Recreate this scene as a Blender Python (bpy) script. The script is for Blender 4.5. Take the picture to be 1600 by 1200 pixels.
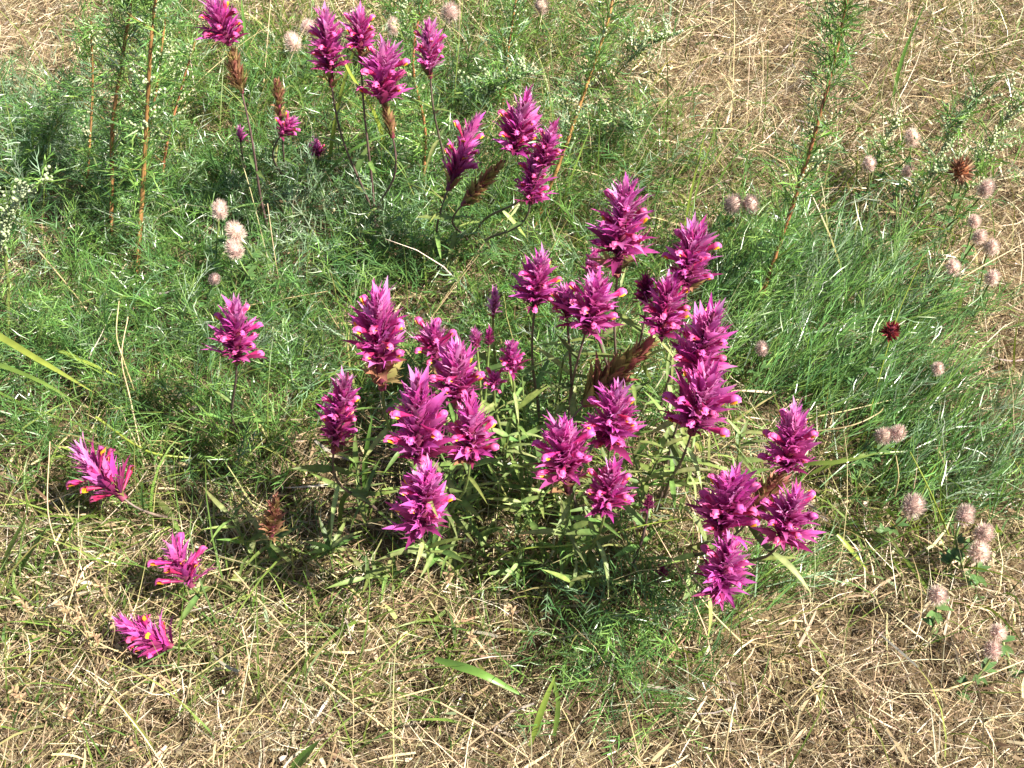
import bpy, math, random
import numpy as np
from mathutils import Vector, Matrix

for o in list(bpy.data.objects):
    bpy.data.objects.remove(o)
scene = bpy.context.scene
COL = scene.collection
rng = np.random.default_rng(7)
random.seed(7)
R = math.radians

# ------------------------------------------------------------------ camera
CAM = Vector((0.0, -0.67, 0.86)); PITCH = 48.0; HFOV = 50.0
cam_d = bpy.data.cameras.new('camera'); cam = bpy.data.objects.new('camera', cam_d); COL.objects.link(cam)
cam.location = CAM; cam.rotation_euler = (R(90 - PITCH), 0, 0)
cam_d.sensor_width = 36; cam_d.lens = 18 / math.tan(R(HFOV / 2))
cam_d.clip_start = 0.02; cam_d.clip_end = 200
scene.camera = cam
scene.cycles.max_bounces = 6; scene.cycles.diffuse_bounces = 3; scene.cycles.glossy_bounces = 2; scene.cycles.transmission_bounces = 3
# ------------------------------------------------------------------ sky and sun
SUN_AZ = Vector((1.0, -0.38)); SUN_EL = 50.0
world = bpy.data.worlds.new('World'); scene.world = world; world.use_nodes = True
wn = world.node_tree; bg = wn.nodes['Background']
sky = wn.nodes.new('ShaderNodeTexSky'); sky.sky_type = 'NISHITA'; sky.sun_disc = False
sky.sun_elevation = R(SUN_EL); sky.sun_rotation = math.atan2(SUN_AZ.x, SUN_AZ.y)
wn.links.new(sky.outputs[0], bg.inputs[0]); bg.inputs[1].default_value = 0.046
sd = bpy.data.lights.new('sun', 'SUN'); sun = bpy.data.objects.new('sun', sd); COL.objects.link(sun)
sd.energy = 5.0; sd.angle = R(0.53); sd.color = (1.0, 0.94, 0.82)
sv = Vector((SUN_AZ.x, SUN_AZ.y, 0)).normalized() * math.cos(R(SUN_EL)) + Vector((0, 0, math.sin(R(SUN_EL))))
sun.rotation_euler = sv.to_track_quat('Z', 'Y').to_euler()
sun.location = (2, 1, 3)
scene.view_settings.view_transform = 'Standard'; scene.view_settings.look = 'None'
scene.view_settings.gamma = 1.0; scene.view_settings.exposure = 1.6

# ------------------------------------------------------------------ picture <-> place
FPX = 800 / math.tan(R(HFOV / 2)); cp, sp = math.cos(R(PITCH)), math.sin(R(PITCH))
def ray(px, py):
    u, v = (px - 800) / FPX, (600 - py) / FPX
    return Vector((u, cp + v * sp, -sp + v * cp)).normalized()
def at(px, py, z=0.0):
    d = ray(px, py); return CAM + d * ((z - CAM.z) / d.z)
def to_px(x, y, z):
    dy, dz = y - CAM.y, z - CAM.z
    depth = dy * cp - dz * sp; up = dy * sp + dz * cp
    depth = np.maximum(depth, 0.05)
    return 800 + FPX * x / depth, 600 - FPX * up / depth
def hgt(x, y):
    return (0.010 * np.sin(5.1 * x + 1.3) * np.sin(4.3 * y + .4) + 0.006 * np.sin(13 * x + 9 * y) + 0.004 * np.sin(23 * x - 17 * y + 2)) * np.clip(3.2 - np.hypot(x, y - .4), 0, 1)
def gmask(px, py, blobs):
    m = np.zeros_like(px)
    for cx, cy, rx, ry, w in blobs:
        m = np.maximum(m, w * np.exp(-(((px - cx) / rx) ** 2 + ((py - cy) / ry) ** 2) ** 1.6))
    return m

# ------------------------------------------------------------------ materials
def new_mat(name):
    m = bpy.data.materials.new(name); m.use_nodes = True
    nt = m.node_tree; nt.nodes.clear()
    return m, nt, nt.nodes, nt.links
def leaf_mat(name, color=None, rough=0.45, spec=0.4, trans=0.3, var=0.25, hue=0.02, attr=False, noise=0.35, nscale=250, tcol=None):
    """thin plant tissue: gloss + light shining through"""
    m, nt, N, L = new_mat(name)
    out = N.new('ShaderNodeOutputMaterial'); p = N.new('ShaderNodeBsdfPrincipled'); t = N.new('ShaderNodeBsdfTranslucent')
    mix = N.new('ShaderNodeMixShader'); mix.inputs[0].default_value = trans
    if attr:
        a = N.new('ShaderNodeAttribute'); a.attribute_name = 'Col'; csrc = a.outputs['Color']
        if color is not None:
            mul = N.new('ShaderNodeMix'); mul.data_type = 'RGBA'; mul.blend_type = 'MULTIPLY'; mul.inputs[0].default_value = 1
            mul.inputs[7].default_value = (*color, 1); L.new(csrc, mul.inputs[6]); csrc = mul.outputs[2]
    else:
        c = N.new('ShaderNodeRGB'); c.outputs[0].default_value = (*color, 1); csrc = c.outputs[0]
    oi = N.new('ShaderNodeObjectInfo'); tc = N.new('ShaderNodeTexCoord')
    nz = N.new('ShaderNodeTexNoise'); nz.inputs['Scale'].default_value = nscale; nz.inputs['Detail'].default_value = 3
    L.new(tc.outputs['Object'], nz.inputs['Vector'])
    hsv = N.new('ShaderNodeHueSaturation')
    mr = N.new('ShaderNodeMapRange'); mr.inputs[3].default_value = 0.5 - hue; mr.inputs[4].default_value = 0.5 + hue
    L.new(oi.outputs['Random'], mr.inputs[0]); L.new(mr.outputs[0], hsv.inputs['Hue'])
    vr = N.new('ShaderNodeMapRange'); vr.inputs[3].default_value = 1 - var; vr.inputs[4].default_value = 1 + var
    w2 = N.new('ShaderNodeMath'); w2.operation = 'FRACT'; w3 = N.new('ShaderNodeMath'); w3.operation = 'MULTIPLY'; w3.inputs[1].default_value = 7.31
    L.new(oi.outputs['Random'], w3.inputs[0]); L.new(w3.outputs[0], w2.inputs[0]); L.new(w2.outputs[0], vr.inputs[0])
    nr = N.new('ShaderNodeMapRange'); nr.inputs[1].default_value = .3; nr.inputs[2].default_value = .7
    nr.inputs[3].default_value = 1 - noise; nr.inputs[4].default_value = 1 + noise
    L.new(nz.outputs[0], nr.inputs[0])
    vm = N.new('ShaderNodeMath'); vm.operation = 'MULTIPLY'; L.new(vr.outputs[0], vm.inputs[0]); L.new(nr.outputs[0], vm.inputs[1])
    L.new(vm.outputs[0], hsv.inputs['Value']); L.new(csrc, hsv.inputs['Color'])
    L.new(hsv.outputs[0], p.inputs['Base Color'])
    p.inputs['Roughness'].default_value = rough; p.inputs['Specular IOR Level'].default_value = spec
    if tcol is not None:
        tm = N.new('ShaderNodeMix'); tm.data_type = 'RGBA'; tm.blend_type = 'MULTIPLY'; tm.inputs[0].default_value = 1
        tm.inputs[7].default_value = (*tcol, 1); L.new(hsv.outputs[0], tm.inputs[6]); L.new(tm.outputs[2], t.inputs['Color'])
    else:
        L.new(hsv.outputs[0], t.inputs['Color'])
    L.new(p.outputs[0], mix.inputs[1]); L.new(t.outputs[0], mix.inputs[2]); L.new(mix.outputs[0], out.inputs[0])
    return m

M = {}
M['straw'] = leaf_mat('straw', attr=True, rough=.42, spec=.45, trans=.15, var=0, hue=0, noise=.25, nscale=60)
M['grass'] = leaf_mat('grass', attr=True, rough=.42, spec=.4, trans=.35, var=0, hue=0, noise=.25, nscale=60, tcol=(1.3, 1.25, .5))
M['feather'] = leaf_mat('feather_leaf', attr=True, rough=.3, spec=.6, trans=.3, var=0, hue=0, noise=.25, nscale=40, tcol=(1.2, 1.25, .6))
M['bract'] = leaf_mat('magenta_bract', attr=True, rough=.58, spec=.25, trans=.45, var=.25, hue=.022, noise=.25, nscale=2.5)
M['bract_faded'] = leaf_mat('faded_bract', attr=True, rough=.6, spec=.25, trans=.3, var=.3, hue=.03, noise=.35, nscale=2.5)
M['floret'] = leaf_mat('floret_pink', (.46, .03, .15), rough=.4, spec=.4, trans=.3, var=.25, hue=.02, noise=.3, nscale=3)
M['floret_light'] = leaf_mat('floret_light_pink', (.62, .11, .33), rough=.45, spec=.4, trans=.3, var=.2, hue=.02, noise=.2, nscale=3)
M['floret_yellow'] = leaf_mat('floret_yellow', (.85, .42, .03), rough=.4, spec=.4, trans=.25, var=.2, hue=.015, noise=.2, nscale=3)
M['cw_leaf'] = leaf_mat('cow_wheat_leaf', attr=True, rough=.48, spec=.4, trans=.35, var=.45, hue=.03, noise=.3, nscale=6, tcol=(1.2, 1.25, .5))
M['cw_stem'] = leaf_mat('cow_wheat_stem', (.13, .085, .075), rough=.5, spec=.4, trans=0, var=.3, hue=.03, noise=.4, nscale=90)
M['cw_stem_green'] = leaf_mat('cow_wheat_green_stem', (.15, .2, .06), rough=.5, spec=.4, trans=0, var=.3, hue=.03, noise=.4, nscale=90)
M['rachis'] = leaf_mat('spike_axis', (.16, .03, .06), rough=.6, spec=.3, trans=0, var=.2, hue=.02)
M['worm_stem'] = leaf_mat('wormwood_stem', (.31, .15, .06), rough=.5, spec=.4, trans=0, var=.25, hue=.015, noise=.45, nscale=70)
M['worm_stem_green'] = leaf_mat('wormwood_green_stem', (.16, .17, .05), rough=.5, spec=.4, trans=0, var=.25, hue=.02, noise=.4, nscale=70)
M['bud'] = leaf_mat('wormwood_bud', (.42, .47, .27), rough=.55, spec=.35, trans=.15, var=.2, hue=.02, noise=.35, nscale=300)
M['fuzz'] = leaf_mat('clover_fuzz', attr=True, rough=.6, spec=.3, trans=.35, var=.15, hue=.01, noise=.2, nscale=100)
M['fuzz_core'] = leaf_mat('clover_core', (.52, .36, .30), rough=.9, spec=.2, trans=0, var=.25, hue=.02)
M['clover_leaf'] = leaf_mat('clover_leaf', (.10, .19, .06), rough=.5, spec=.35, trans=.3, var=.3, hue=.02)
M['straw_obj'] = leaf_mat('straw_stalk', (.46, .36, .19), rough=.4, spec=.45, trans=.08, var=.25, hue=.02, noise=.3, nscale=90)
M['twig'] = leaf_mat('dark_twig', (.10, .065, .04), rough=.6, spec=.3, trans=0, var=.2, hue=.02, noise=.4, nscale=120)
M['blade'] = leaf_mat('grass_blade', (.15, .25, .05), rough=.34, spec=.5, trans=.38, var=.3, hue=.03, noise=.2, nscale=60, tcol=(1.3, 1.2, .5))
M['blade_yellow'] = leaf_mat('yellow_grass_blade', (.33, .40, .07), rough=.34, spec=.5, trans=.35, var=.2, hue=.02, noise=.2, nscale=60)
M['seed'] = leaf_mat('dry_seed', (.36, .25, .14), rough=.6, spec=.3, trans=.15, var=.3, hue=.02, noise=.4, nscale=400)
M['red_head'] = leaf_mat('dark_red_petal', (.13, .015, .025), rough=.5, spec=.35, trans=.25, var=.1, hue=.01, noise=.4, nscale=300)
M['rust_head'] = leaf_mat('rusty_petal', (.36, .13, .05), rough=.6, spec=.3, trans=.2, var=.1, hue=.01, noise=.5, nscale=300)

def ground_mat():
    m, nt, N, L = new_mat('soil_and_litter')
    out = N.new('ShaderNodeOutputMaterial'); p = N.new('ShaderNodeBsdfPrincipled')
    tc = N.new('ShaderNodeTexCoord')
    n1 = N.new('ShaderNodeTexNoise'); n1.inputs['Scale'].default_value = 6; n1.inputs['Detail'].default_value = 8
    n2 = N.new('ShaderNodeTexNoise'); n2.inputs['Scale'].default_value = 160; n2.inputs['Detail'].default_value = 6; n2.inputs['Roughness'].default_value = .7
    L.new(tc.outputs['Object'], n1.inputs[0]); L.new(tc.outputs['Object'], n2.inputs[0])
    r1 = N.new('ShaderNodeValToRGB'); r1.color_ramp.elements[0].color = (.075, .052, .03, 1); r1.color_ramp.elements[1].color = (.30, .23, .145, 1)
    r1.color_ramp.elements[0].position = .33; r1.color_ramp.elements[1].position = .72
    r2 = N.new('ShaderNodeValToRGB'); r2.color_ramp.elements[0].color = (.4, .38, .36, 1); r2.color_ramp.elements[1].color = (1.15, 1.1, 1, 1)
    L.new(n1.outputs[0], r1.inputs[0]); L.new(n2.outputs[0], r2.inputs[0])
    mx = N.new('ShaderNodeMix'); mx.data_type = 'RGBA'; mx.blend_type = 'MULTIPLY'; mx.inputs[0].default_value = 1
    L.new(r1.outputs[0], mx.inputs[6]); L.new(r2.outputs[0], mx.inputs[7]); L.new(mx.outputs[2], p.inputs['Base Color'])
    b = N.new('ShaderNodeBump'); b.inputs['Strength'].default_value = .9; b.inputs['Distance'].default_value = .006
    L.new(n2.outputs[0], b.inputs['Height']); L.new(b.outputs[0], p.inputs['Normal'])
    p.inputs['Roughness'].default_value = .95; p.inputs['Specular IOR Level'].default_value = .15
    L.new(p.outputs[0], out.inputs[0]); return m
M['ground'] = ground_mat()

# ------------------------------------------------------------------ object helpers
def link(name, mesh, parent=None, mw=None):
    o = bpy.data.objects.new(name, mesh); COL.objects.link(o)
    if parent is not None: o.parent = parent
    if mw is not None: o.matrix_local = mw
    return o
def tag(o, label=None, cat=None, group=None, kind=None):
    if label: o['label'] = label
    if cat: o['category'] = cat
    if group: o['group'] = group
    if kind: o['kind'] = kind
    return o
def np_mesh(name, V, F, mats, C=None, smooth=True, mi=None):
    """V (n,3), F (m,4) quads -> mesh with colour attribute Col"""
    me = bpy.data.meshes.new(name)
    V = np.ascontiguousarray(V, dtype=np.float32); F = np.ascontiguousarray(F, dtype=np.int32)
    me.vertices.add(len(V)); me.vertices.foreach_set('co', V.ravel())
    k = F.shape[1]; me.loops.add(F.size); me.loops.foreach_set('vertex_index', F.ravel())
    me.polygons.add(len(F)); me.polygons.foreach_set('loop_start', np.arange(0, F.size, k, dtype=np.int32))
    me.polygons.foreach_set('use_smooth', np.full(len(F), smooth))
    for m in (mats if isinstance(mats, (list, tuple)) else [mats]): me.materials.append(m)
    if mi is not None: me.polygons.foreach_set('material_index', np.asarray(mi, dtype=np.int32))
    if C is not None:
        a = me.attributes.new('Col', 'FLOAT_COLOR', 'POINT')
        a.data.foreach_set('color', np.ascontiguousarray(np.c_[C, np.ones(len(C))], dtype=np.float32).ravel())
    me.update(); return me

class Strands:
    """collects ribbons (one per row) into one mesh"""
    def __init__(s): s.V = []; s.F = []; s.C = []; s.n = 0
    def add(s, P, az, el, ln, wd, bend, col, segs=3, curl=None, tipcol=None, taper=.75):
        n = len(P); P = np.asarray(P, float)
        curl = np.zeros(n) if curl is None else curl
        pts = [P.copy()]; a = az.copy(); e = el.copy(); cur = P.copy(); dirs = []
        for k in range(segs):
            d = np.c_[np.cos(e) * np.cos(a), np.cos(e) * np.sin(a), np.sin(e)]
            cur = cur + d * (ln / segs)[:, None]; pts.append(cur.copy()); dirs.append(d)
            e = e + bend / segs; a = a + curl / segs
        dirs.append(dirs[-1])
        roll = rng.uniform(0, np.pi, n)
        st = []
        for k in range(segs + 1):
            d = dirs[k]; side = np.cross(d, np.array([0, 0, 1.0])); side /= np.maximum(np.linalg.norm(side, axis=1), 1e-3)[:, None]
            up = np.cross(side, d); w = side * np.cos(roll)[:, None] + up * np.sin(roll)[:, None]
            t = k / segs; hw = wd * .5 * (1 - taper * t ** 1.5) * (0.7 + .3 * min(1, t * 4))
            if k == segs: hw = hw * .25
            st.append(pts[k] - w * hw[:, None]); st.append(pts[k] + w * hw[:, None])
        V = np.stack(st, 1)                       # n, 2(segs+1), 3
        m = 2 * (segs + 1)
        base = s.n + np.arange(n)[:, None, None] * m
        q = np.array([[2 * k, 2 * k + 1, 2 * k + 3, 2 * k + 2] for k in range(segs)])
        s.F.append((base + q[None]).reshape(-1, 4)); s.V.append(V.reshape(-1, 3)); s.n += n * m
        if tipcol is None: tipcol = col
        tt = np.repeat(np.linspace(0, 1, segs + 1), 2)[None, :, None]
        s.C.append((col[:, None, :] * (1 - tt) + tipcol[:, None, :] * tt).reshape(-1, 3))
        return pts, dirs
    def mesh(s, name, mat):
        return np_mesh(name, np.concatenate(s.V), np.concatenate(s.F), mat, np.concatenate(s.C))
def palette(n, cols, wts, var=.18):
    cols = np.array(cols); w = np.array(wts, float); w /= w.sum()
    c = cols[rng.choice(len(cols), n, p=w)]
    return c * rng.normal(1, var, (n, 1)).clip(.5, 1.6) * rng.normal(1, .05, (n, 3)).clip(.8, 1.2)

def tube_arrays(pts, rad, sides=6, cap=True):
    pts = [Vector(p) for p in pts]; n = len(pts); V = []; F = []
    ref = Vector((0.3, 0.2, 1)).normalized()
    for i, p in enumerate(pts):
        d = (pts[min(i + 1, n - 1)] - pts[max(i - 1, 0)]).normalized()
        s = d.cross(ref)
        if s.length < 1e-3: s = d.cross(Vector((1, 0, 0)))
        s.normalize(); u = s.cross(d); r = rad[i] if hasattr(rad, '__len__') else rad
        for k in range(sides):
            a = 2 * math.pi * k / sides; V.append(p + (s * math.cos(a) + u * math.sin(a)) * r)
    for i in range(n - 1):
        for k in range(sides):
            k2 = (k + 1) % sides
            F.append((i * sides + k, i * sides + k2, (i + 1) * sides + k2, (i + 1) * sides + k))
    return np.array(V), np.array(F)
def bez(P0, P1, P2, P3, n):
    out = []
    for i in range(n + 1):
        t = i / n; s = 1 - t
        out.append(P0 * s ** 3 + P1 * 3 * s * s * t + P2 * 3 * s * t * t + P3 * t ** 3)
    return out
def smooth_path(pts, per=5):
    """Catmull-Rom through 3-D points"""
    P = [pts[0] * 2 - pts[1]] + list(pts) + [pts[-1] * 2 - pts[-2]]; out = []
    for i in range(1, len(P) - 2):
        for k in range(per):
            t = k / per; a, b, c, d = P[i - 1], P[i], P[i + 1], P[i + 2]
            out.append(.5 * (2 * b + (c - a) * t + (2 * a - 5 * b + 4 * c - d) * t * t + (3 * b - a - 3 * c + d) * t ** 3))
    out.append(P[-2].copy()); return out
def frame(axis, roll=0.0):
    """rotation whose Z is axis"""
    q = Vector(axis).normalized().to_track_quat('Z', 'Y').to_matrix()
    return q @ Matrix.Rotation(roll, 3, 'Z')

# ------------------------------------------------------------------ ground
def make_ground():
    xs = np.r_[np.linspace(-40, -3.3, 8), np.linspace(-3, 3, 121), np.linspace(3.3, 40, 8)]
    ys = np.r_[np.linspace(-40, -2.9, 8), np.linspace(-2.6, 3.4, 121), np.linspace(3.7, 60, 8)]
    X, Y = np.meshgrid(xs, ys); Z = hgt(X, Y)
    V = np.c_[X.ravel(), Y.ravel(), Z.ravel()]; nx, ny = len(xs), len(ys)
    i, j = np.meshgrid(np.arange(nx - 1), np.arange(ny - 1)); b = (j * nx + i).ravel()
    F = np.c_[b, b + 1, b + nx + 1, b + nx]
    tag(link('ground', np_mesh('ground', V, F, M['ground'])), 'dry sandy soil littered with straw under the meadow plants', None, None, 'structure')
make_ground()

# region maps (where on the ground each kind of growth stands, read off the photograph)
FEATHER = [(330, 400, 330, 200, 1), (640, 350, 260, 140, 1), (60, 240, 190, 130, 1), (1300, 550, 230, 125, 1), (1180, 470, 160, 120, .9), (200, 730, 260, 70, .5),
           (1480, 740, 170, 90, 1), (1400, 660, 160, 100, 1), (960, 1000, 130, 130, .95), (1180, 940, 110, 60, .6), (450, 170, 220, 90, .6), (150, 520, 230, 130, .9),
           (480, 580, 200, 100, .9), (720, 170, 200, 110, .55), (950, 260, 160, 110, .6), (900, 560, 260, 180, .8), (250, 80, 120, 90, .6), (60, 660, 130, 80, .7), (850, 60, 160, 80, .35), (1500, 300, 150, 120, .2), (300, 650, 260, 90, .8)]
GRASSY = [(240, 740, 330, 160, 1), (120, 900, 260, 120, .8), (600, 900, 330, 120, .9), (560, 1020, 260, 140, .7), (900, 330, 200, 150, .8), (1230, 330, 200, 130, .6),
          (1350, 820, 260, 110, .7), (1400, 400, 120, 70, .35), (380, 130, 200, 120, .8), (720, 60, 260, 100, .8), (100, 1080, 260, 150, .55), (480, 130, 260, 130, .9), (380, 1000, 240, 110, .6), (800, 700, 420, 240, .9), (1100, 980, 160, 90, .5), (1530, 80, 150, 110, .25), (1300, 760, 200, 90, .8)]
SHADE_THIN = [(575, 780, 85, 110, 1), (620, 880, 90, 45, .9), (900, 905, 120, 35, .7), (520, 690, 50, 60, .8), (1590, 650, 60, 30, .8), (60, 330, 60, 40, .6)]  # growth thinned to bare darker soil, imitating pockets of shade around the clump
BARE = [(80, 90, 150, 90, 1), (1230, 110, 300, 120, .3), (1330, 1130, 330, 120, .35), (1570, 640, 110, 90, .4), (1250, 1000, 160, 60, .3)]

def scatter(n, x0=-1.15, x1=1.15, y0=-.62, y1=1.75, out=.35):
    """random ground points, kept densely in view and thinly around it"""
    x = rng.uniform(x0, x1, n); y = rng.uniform(y0, y1, n)
    px, py = to_px(x, y, 0.02)
    inside = (px > -140) & (px < 1740) & (py > -140) & (py < 1330)
    k = inside | (rng.random(n) < out)
    return x[k], y[k], px[k], py[k]

# ------------------------------------------------------------------ dry thatch
STRAW = [(.54, .43, .27), (.43, .33, .20), (.29, .21, .125), (.15, .10, .06), (.66, .57, .42), (.32, .28, .14), (.48, .37, .21)]
def make_thatch():
    S = Strands()
    x, y, px, py = scatter(300000, out=.1); n = len(x)
    f = gmask(px, py, FEATHER); b = gmask(px, py, BARE)
    k = rng.random(n) < (1 - .9 * f) * (1 - .1 * b) * (1 - .85 * gmask(px, py, SHADE_THIN)); x, y = x[k], y[k]; n = len(x)
    z = hgt(x, y) + rng.uniform(0, .022, n) ** 1.0
    el = rng.normal(0.08, .28, n); ln = rng.gamma(2.4, .014, n).clip(.006, .1)
    S.add(np.c_[x, y, z], rng.uniform(0, 2 * np.pi, n), el, ln, rng.gamma(3, .00022, n).clip(.00028, .0017), rng.normal(-.25, .6, n),
          palette(n, STRAW, [3, 3, 2.6, 2, 2.2, 1, 1.2]), 3, rng.normal(0, .7, n))
    # fine chaff between the strands
    x, y, px, py = scatter(380000, out=.08); n = len(x)
    k = rng.random(n) < (1 - .85 * gmask(px, py, FEATHER)) * (1 - .8 * gmask(px, py, SHADE_THIN)); x, y = x[k], y[k]; n = len(x)
    S.add(np.c_[x, y, hgt(x, y) + rng.uniform(.001, .014, n)], rng.uniform(0, 2 * np.pi, n), rng.normal(.1, .4, n), rng.gamma(3, .003, n).clip(.003, .025), rng.uniform(.0003, .001, n), np.zeros(n),
          palette(n, STRAW, [2.6, 3, 3, 2.2, 1.8, .6, 1]), 1)
    # broad flat litter scraps
    x, y, px, py = scatter(14000); n = len(x); z = hgt(x, y) + rng.uniform(.002, .02, n)
    S.add(np.c_[x, y, z], rng.uniform(0, 2 * np.pi, n), rng.normal(.1, .35, n), rng.uniform(.006, .02, n), rng.uniform(.002, .005, n), rng.normal(0, .6, n),
          palette(n, STRAW, [2, 2, 3, 3, 1, .5, .5]), 2, rng.normal(0, .5, n))
    # flattened broken blades, bleached or grey
    x, y, px, py = scatter(9000, out=.2); n = len(x); k = rng.random(n) < 1 - .8 * gmask(px, py, FEATHER); x, y = x[k], y[k]; n = len(x)
    S.add(np.c_[x, y, hgt(x, y) + rng.uniform(.008, .03, n)], rng.uniform(0, 2 * np.pi, n), rng.normal(.0, .2, n), rng.uniform(.02, .06, n), rng.uniform(.0018, .0036, n), rng.normal(-.1, .5, n),
          palette(n, STRAW + [(.36, .32, .27)], [2, 3, 3, 2, 1, 1, 2, 2]), 3, rng.normal(0, .6, n))
    # upright dry blades and thin culms
    x, y, px, py = scatter(17000); n = len(x); f = gmask(px, py, FEATHER); b = gmask(px, py, BARE)
    k = rng.random(n) < (1 - .75 * f) * (1 - .6 * b); x, y = x[k], y[k]; n = len(x)
    S.add(np.c_[x, y, hgt(x, y)], rng.uniform(0, 2 * np.pi, n), rng.normal(.95, .35, n).clip(.2, 1.5), rng.gamma(5, .013, n).clip(.02, .15), rng.uniform(.0006, .0016, n),
          rng.normal(-.9, .6, n), palette(n, STRAW, [3, 3, 2, 1, 2.4, 2, 2]), 4, rng.normal(0, .6, n))
    # tall thin bleached culms of the drier ground
    x, y, px, py = scatter(6000, out=.3); n = len(x); k = rng.random(n) < gmask(px, py, [(1250, 130, 420, 220, 1), (1540, 480, 130, 260, .8), (1350, 1060, 400, 130, .45), (700, 60, 300, 90, .5), (250, 1080, 350, 120, .5)]); x, y = x[k], y[k]; n = len(x)
    S.add(np.c_[x, y, hgt(x, y)], rng.normal(.6, 1.4, n), rng.normal(1.1, .3, n).clip(.3, 1.5), rng.uniform(.07, .2, n), rng.uniform(.0006, .0012, n), rng.normal(-.7, .5, n),
          palette(n, STRAW, [3, 3, 1, .5, 3, 2, 2]), 5, rng.normal(0, .5, n), taper=.5)
    tag(link('dry_thatch', S.mesh('dry_thatch', M['straw'])), 'tangled mat of dry straw coloured grass covering the ground', 'dry grass', None, 'stuff')
make_thatch()

# ------------------------------------------------------------------ green grass
GREEN = [(.13, .21, .04), (.09, .165, .03), (.19, .26, .055), (.26, .31, .08), (.11, .19, .06), (.06, .11, .025)]
def make_grass():
    S = Strands()
    x, y, px, py = scatter(90000, out=.25); n = len(x)
    g = gmask(px, py, GRASSY) + .05; b = gmask(px, py, BARE)
    k = rng.random(n) < g * (1 - .7 * b) * (1 - .75 * gmask(px, py, SHADE_THIN)); x, y = x[k], y[k]; n = len(x)
    S.add(np.c_[x, y, hgt(x, y)], rng.uniform(0, 2 * np.pi, n), rng.normal(1.0, .35, n).clip(.2, 1.5), rng.gamma(4, .015, n).clip(.02, .15),
          rng.uniform(.0008, .0022, n), rng.normal(-1.0, .5, n), palette(n, GREEN, [3, 3, 2, 1.4, 2, 2]), 4, rng.normal(0, .5, n),
          palette(n, GREEN + [(.4, .34, .14)], [3, 2, 2, 2, 2, 1, 2]))
    # broader blades, many with a browned tip
    x, y, px, py = scatter(9000, out=.25); n = len(x); k = rng.random(n) < .9 * gmask(px, py, GRASSY) + .06; x, y = x[k], y[k]; n = len(x)
    S.add(np.c_[x, y, hgt(x, y)], rng.uniform(0, 2 * np.pi, n), rng.normal(1.0, .3, n).clip(.3, 1.5), rng.gamma(5, .014, n).clip(.03, .16), rng.uniform(.002, .0038, n), rng.normal(-1.1, .5, n),
          palette(n, GREEN, [3, 3, 2, 1, 2, 2]), 5, rng.normal(0, .5, n), palette(n, GREEN + [(.42, .34, .16)], [2, 2, 2, 1, 1, 1, 4]))
    # tall thin green culms around the rear flowers
    x, y, px, py = scatter(5000, out=.2); n = len(x); k = rng.random(n) < gmask(px, py, [(500, 200, 330, 150, 1), (850, 180, 260, 150, .8), (200, 250, 220, 150, .6), (1350, 250, 250, 150, .35)]) * .8; x, y = x[k], y[k]; n = len(x)
    S.add(np.c_[x, y, hgt(x, y)], rng.normal(.8, 1.3, n), rng.normal(1.25, .2, n).clip(.6, 1.55), rng.uniform(.09, .22, n), rng.uniform(.0009, .002, n), rng.normal(-.6, .4, n),
          palette(n, GREEN, [3, 2, 3, 2, 2, 1]), 6, rng.normal(0, .4, n), palette(n, GREEN + [(.42, .34, .16)], [2, 1, 2, 2, 1, .5, 2]))
    # small roundish and lance leaves low down
    x, y, px, py = scatter(9000); n = len(x); g = gmask(px, py, GRASSY); k = rng.random(n) < g; x, y = x[k], y[k]; n = len(x)
    S.add(np.c_[x, y, hgt(x, y) + rng.uniform(0, .03, n)], rng.uniform(0, 2 * np.pi, n), rng.normal(.5, .4, n), rng.uniform(.008, .028, n), rng.uniform(.002, .0055, n),
          rng.normal(-.6, .5, n), palette(n, GREEN, [3, 2, 3, 2, 2, 1]), 3, rng.normal(0, .5, n))
    tag(link('green_grass', S.mesh('green_grass', M['grass'])), 'fine green grass blades growing up through the dry straw', 'grass', None, 'stuff')
make_grass()

# ------------------------------------------------------------------ feathery wormwood carpet
FEA = [(.120, .235, .060), (.085, .185, .055), (.170, .285, .070), (.165, .260, .140), (.29, .37, .26), (.060, .125, .042)]
def fronds(S, P, az, el, ln, wd, bend, cols, K=11, spread=.75, sub=.36):
    """pinnate thread-leaved fronds: a rachis with K pairs-alternate thread segments"""
    n = len(P); pts, dirs = S.add(P, az, el, ln, wd * 1.2, bend, cols, 4)
    pts = np.stack(pts, 1)
    for k in range(K):
        t = .22 + .78 * (k + .5) / K; f = t * 4; i = min(int(f), 3); u = f - i
        p = pts[:, i] * (1 - u) + pts[:, i + 1] * u
        d = dirs[i]; a0 = np.arctan2(d[:, 1], d[:, 0]); e0 = np.arcsin(np.clip(d[:, 2], -1, 1))
        s = (1 if k % 2 else -1)
        a = a0 + s * rng.normal(spread, .2, n); e = e0 * .75 + rng.normal(.05, .3, n)
        S.add(p, a, e, ln * sub * (1.15 - .55 * t) * rng.uniform(.7, 1.3, n), wd * rng.uniform(.8, 1.15, n), rng.normal(.1, .5, n), cols * rng.normal(1, .12, (n, 1)), 2, -s * rng.uniform(.2, .8, n))
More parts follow.
